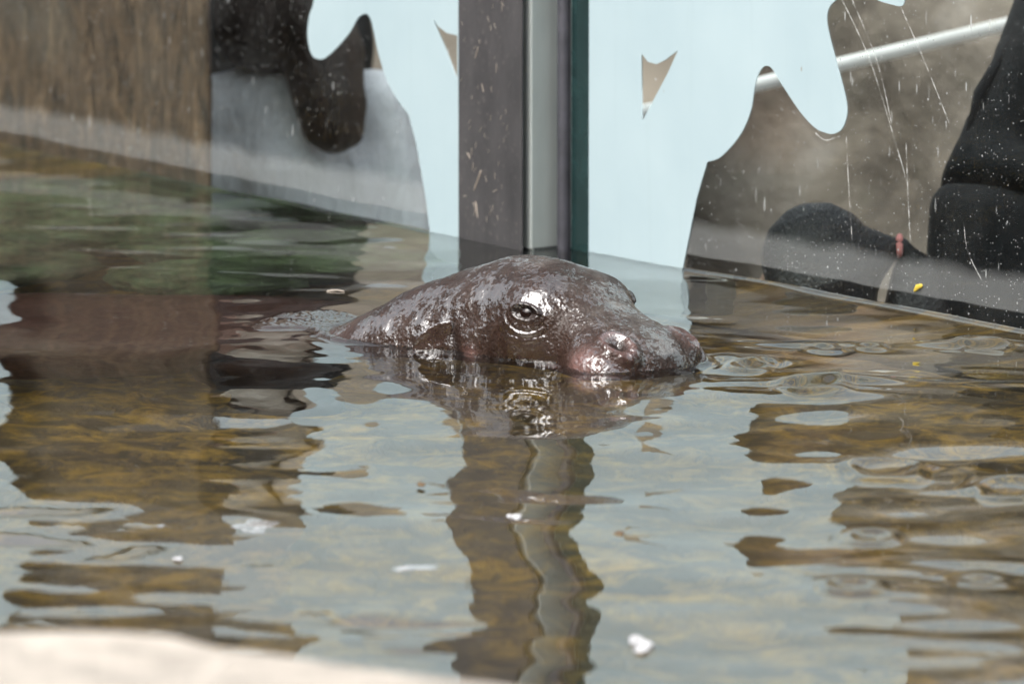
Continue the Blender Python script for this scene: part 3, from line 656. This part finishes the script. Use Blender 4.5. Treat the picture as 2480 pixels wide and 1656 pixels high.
# people -----------------------------------------------------------
def remeshed(name, chains, mat, parent, vox=.012, sm=6, extra=None):
    V = []; F = []
    for ch in chains: tube_into(V, F, ch[0], ch[1], 16, ch[2] if len(ch) > 2 else (1, 1))
    o = link(name, mesh(name, V, F), mat, parent)
    r = o.modifiers.new('remesh', 'REMESH'); r.mode = 'VOXEL'; r.voxel_size = vox; r.use_smooth_shade = True
    s = o.modifiers.new('smooth', 'SMOOTH'); s.iterations = sm; s.factor = .5
    return o
def person(loc, rot, h, label, top, trousers, hairmat, hair, arm_bend=0, group='visitors behind the glass', lean=0):
    """standing figure of height h facing local +Y, feet at loc; local units scale with h"""
    root = empty('person', loc); root.rotation_euler = (0, 0, rot); k = h
    def S(pts): return [(p[0]*k, p[1]*k, p[2]*k) for p in pts]
    def Rr(r): return [x*k for x in r]
    B = []
    B.append((S([(0, .0, .90), (0, .012, .935), (0, .005, .965)]), Rr([.050, .060, .052])))                       # head
    B.append((S([(0, .045, .915), (0, .048, .93)]), Rr([.022, .02])))                                               # face front
    B.append((S([(0, .07, .918), (0, .066, .935)]), Rr([.010, .007])))                                              # nose
    for s in (-1, 1): B.append((S([(s*.060, 0, .92), (s*.062, -.005, .94)]), Rr([.009, .012])))                     # ears
    B.append((S([(0, -.005, .80), (0, 0, .88)]), Rr([.036, .032])))
    B.append((S([(0, 0, .55), (0, 0, .68), (0, 0, .78)]), Rr([.075, .082, .06])))
    arms = []
    for s in (-1, 1):
        sh = (s*.115, 0, .79)
        if arm_bend and s == arm_bend: el = (s*.20, .02, .64); wr = (s*.06, .15, .66); hd = (s*.015, .18, .67)
        else: el = (s*.15, -.01, .63); wr = (s*.155, .03, .50); hd = (s*.155, .04, .455)
        arms.append((sh, el, wr))
        B.append((S([sh, el, wr]), Rr([.034, .027, .019])))
        w0 = Vector(wr); h0 = Vector(hd); dv = (h0-w0); B.append((S([wr, tuple(h0)]), Rr([.018, .022])))
        sdv = dv.cross(Vector((0, 1, 0) if abs(dv.normalized().y) < .8 else (0, 0, 1))).normalized()
        for q, ln in zip((-1.5, -.5, .5, 1.5), (.9, 1.1, 1.05, .8)):
            f0 = h0+sdv*q*.010; f1 = f0+dv.normalized()*.026*ln; f2 = f1+dv.normalized()*.016*ln+Vector((0, .008, 0)); B.append((S([tuple(f0), tuple(f1), tuple(f2)]), Rr([.0065, .006, .005])))
        t0 = w0.lerp(h0, .4)+sdv*.018; t1 = t0+sdv*.014+dv.normalized()*.018; B.append((S([tuple(t0), tuple(t1)]), Rr([.008, .006])))
    for s in (-1, 1): B.append((S([(s*.055, 0, .50), (s*.06, .008, .27), (s*.06, -.006, .045), (s*.062, .05, .018)]), Rr([.055, .038, .024, .022])))
    remeshed('body', B, M['humanskin'], root, .0085*k/1.2, 3)
    T = [(S([(0, 0, .50), (0, 0, .62), (0, .0, .72), (0, 0, .79)]), Rr([.088, .09, .10, .062]), (1, 1)), (S([(-.10, 0, .775), (0, .0, .79), (.10, 0, .775)]), Rr([.05, .062, .05]))]
    for s in (-1, 1): T.append((S([(s*.07, 0, .70), (s*.06, 0, .56)]), Rr([.075, .08])))
    for (sh, el, wr) in arms: T.append((S([sh, el, tuple(Vector(el).lerp(Vector(wr), .85))]), Rr([.047, .040, .030])))
    remeshed('shirt', T, top, root, .012*k/1.2, 5)
    L_ = [(S([(-.05, 0, .50), (.05, 0, .50)]), Rr([.082, .082]))]
    for s in (-1, 1): L_.append((S([(s*.055, 0, .50), (s*.06, .008, .27), (s*.06, -.006, .07)]), Rr([.068, .05, .038])))
    remeshed('trousers', L_, trousers, root, .012*k/1.2, 4)
    for s in (-1, 1):
        V = []; F = []; tube_into(V, F, S([(s*.06, -.025, .026), (s*.062, .02, .026), (s*.064, .075, .02)]), Rr([.026, .028, .02]), 16, (1.15, .95))
        link('shoe', mesh('shoe', V, F), M['white_paint'], root)
    hair(root, S, Rr, hairmat)
    return tag(root, label, 'person', group)
def hair_long(root, S, Rr, mat):
    H = [(S([(-.01, -.012, .90), (0, -.01, .945), (0, -.003, .972)]), Rr([.076, .078, .056]))]
    H.append((S([(.02, -.05, .93), (.048, -.085, .87), (.055, -.105, .81), (.058, -.11, .77)]), Rr([.050, .040, .036, .030]), (1, 1)))
    for q in (-1, 1): H.append((S([(q*.045, -.03, .93), (.046+q*.028, -.075, .86), (.055+q*.024, -.10, .80), (.058+q*.022, -.108, .765)]), Rr([.033, .027, .022, .016])))
    remeshed('hair', H, mat, root, .009, 3)
def hair_pony(root, S, Rr, mat):
    H = [(S([(0, -.016, .895), (0, -.012, .925), (0, -.002, .948)]), Rr([.068, .086, .080]))]
    H.append((S([(0, -.05, .95), (0, -.108, .968)]), Rr([.060, .013])))
    o = remeshed('hair', H, mat, root, .006, 3)
    V = []; F = []
    tube_into(V, F, S([(0, -.115, .968), (0, -.130, .945), (0, -.135, .88), (0, -.125, .78), (0, -.12, .68)]), Rr([.011, .028, .046, .05, .03]), 14)
    p = link('ponytail', mesh('ponytail', V, F), mat, root)
    V = []; F = []; ring = [Vector((math.cos(t)*.013, -.111, .968+math.sin(t)*.013)) for t in np.linspace(0, 2*math.pi, 17)]
    tube_into(V, F, S([tuple(q) for q in ring]), Rr([.0045]*17), 8); link('hair_tie', mesh('hair_tie', V, F), M['pinktie'], root)
def hair_short(root, S, Rr, mat):
    remeshed('hair', [(S([(0, -.014, .925), (0, -.008, .945), (0, -.002, .970)]), Rr([.060, .068, .056]))], mat, root, .009, 3)
FL = -.945
person((-.365, 2.36, FL), R_(6), 1.27, 'person in a light grey top with long dark hair behind the left pane', M['grey_cloth'], M['navy_cloth'], M['hair'], hair_long)
person((-.535, 2.85, FL), R_(14), 1.66, 'tall person in black standing behind the long haired one, beside the brown pillar', M['black_cloth'], M['black_cloth'], M['hairblack'], hair_short)
person((.412, .86, FL), R_(86), 1.0, 'small child with dark ponytail tied in pink behind the right pane', M['navy_cloth'], M['navy_cloth'], M['hairblack'], hair_pony)
person((.955, 1.15, FL), R_(190), 1.62, 'tall person in black clothing with bent arm behind the right pane', M['black_cloth'], M['black_cloth'], M['hairblack'], hair_short, arm_bend=1)
def build_bag():
    root = empty('shoulder_bag', (.672, 1.02, -.15)); bm = bmesh.new(); bmesh.ops.create_cube(bm, size=1)
    for v in bm.verts: v.co = Vector((v.co.x*(.22 if v.co.z < 0 else .19), v.co.y*.10, v.co.z*.24+.12))
    bmesh.ops.bevel(bm, geom=bm.edges[:], offset=.035, segments=4, affect='EDGES', profile=.5)
    me = bpy.data.meshes.new('bag_body'); bm.to_mesh(me); bm.free(); link('bag_body', me, M['black_cloth'], root)
    V = []; F = []; tube_into(V, F, [(-.07, 0, .22), (-.03, .03, .36), (.06, .08, .50), (.12, .10, .50), (.11, .06, .36), (.08, 0, .22)], [.008]*6, 8)
    link('strap', mesh('strap', V, F), M['black_cloth'], root)
    tag(root, 'black shoulder bag hanging beside the person in black', 'bag')
build_bag()

# ------------------------------------------------------------------ submerged rocks, floating bits
def build_bits():
    r = random.Random(11)
    labs = ['green algae covered rock under water near the left glass pane', 'submerged mossy stone behind the hippo near the left edge', 'long green submerged rock below the brown pillar', 'small submerged green stone behind the back of the hippo']
    for (x, y, z, sx, sy, sz), lab in zip(((-.66, 1.72, -.33, .34, .36, .27), (-.86, 1.15, -.36, .24, .24, .2), (-.28, 1.30, -.38, .24, .22, .2), (-.42, 1.02, -.38, .13, .15, .15)), labs):
        bm = bmesh.new(); bmesh.ops.create_icosphere(bm, subdivisions=5, radius=1)
        P = np.array([v.co for v in bm.verts]); q = 1+.22*fbm(P*1.6+x*9, 4, 3)
        for v, k in zip(bm.verts, q): v.co = Vector((v.co.x*sx*k, v.co.y*sy*k, v.co.z*sz*k))
        me = bpy.data.meshes.new('submerged_rock'); bm.to_mesh(me); bm.free()
        o = link('submerged_rock', me, M['algaerock']); o.location = (x, y, z); tag(o, lab, 'rock', 'algae rocks under the water')
    def blob(name, x, y, ln, wd, mat, lab, cat, grp, seed, lift=.0012, an=0):
        n = 22; rr = random.Random(seed); V = [(0, 0, .0014)]; F = []
        rad = [1+.6*rr.uniform(-1, 1) for _ in range(n)]
        rad = [(rad[i-1]+2*rad[i]+rad[(i+1) % n])/4 for i in range(n)]
        for lv, (sc, z) in enumerate(((.5, .0012), (.85, .0008), (1, 0), (.8, -.0006))):
            for i in range(n):
                t = 2*math.pi*i/n; V.append((math.cos(t)*rad[i]*sc*ln*.5, math.sin(t)*rad[i]*sc*wd*.5, z+.0003*rr.uniform(-1, 1)))
        for i in range(n):
            j = (i+1) % n; F.append((0, 1+i, 1+j))
            for lv in range(3): b0 = 1+lv*n; F.append((b0+i, b0+n+i, b0+n+j, b0+j))
        F.append(tuple(1+3*n+i for i in range(n))[::-1])
        o = link(name, mesh(name, V, F), mat); o.location = (x, y, lift); o.rotation_euler = (0, 0, an); tag(o, lab, cat, grp)
    W = 'white scum on the water'; D = 'dead leaves on the water'
    blob('scum_patch', -.262, -1.313, .046, .075, M['foam'], 'white scum patch floating left of the post reflection', 'scum', W, 1)
    blob('scum_patch', -.359, -1.305, .009, .02, M['foam'], 'tiny white scum fleck left of the larger white patch', 'scum', W, 2)
    blob('scum_patch', -.332, -1.491, .010, .02, M['foam'], 'small white scum dot below the larger white patch', 'scum', W, 3)
    blob('scum_patch', .120, -1.950, .028, .07, M['foam'], 'white feathery scum near the bottom edge right of centre', 'scum', W, 4)
    blob('scum_patch', .002, -1.241, .014, .04, M['foam'], 'pale scum fleck floating on the post reflection', 'scum', W, 5)
    blob('scum_patch', -.095, -1.55, .052, .03, M['foam'], 'long white scum streak left of the post reflection', 'scum', W, 8, an=.35)
    blob('floating_leaf', -.097, -1.027, .008, .03, M['deadleaf'], 'tiny dark leaf floating in the pale reflection left of the post', 'leaf', D, 6)
    blob('floating_leaf', .109, -1.338, .013, .03, M['deadleaf'], 'dark leaf scrap floating in the pale reflection right of the post', 'leaf', D, 7)
    blob('floating_leaf', .122, -1.467, .018, .02, M['deadleaf'], 'curled brown leaf lowest in the pale reflection right of the post', 'leaf', D, 9)
    V = []; F = []; tube_into(V, F, [(-.02, 0, 0), (0, .004, .002), (.016, -.006, .001)], [.0022, .002, .0012], 8); tube_into(V, F, [(-.004, .004, .001), (-.012, .02, .001)], [.0016, .001], 8)
    o = link('twig', mesh('twig', V, F), M['straw']); o.scale = (.6, .6, .6); o.location = (-.228, .53, .004); tag(o, 'pale forked twig floating behind the neck of the hippo', 'twig')
build_bits()
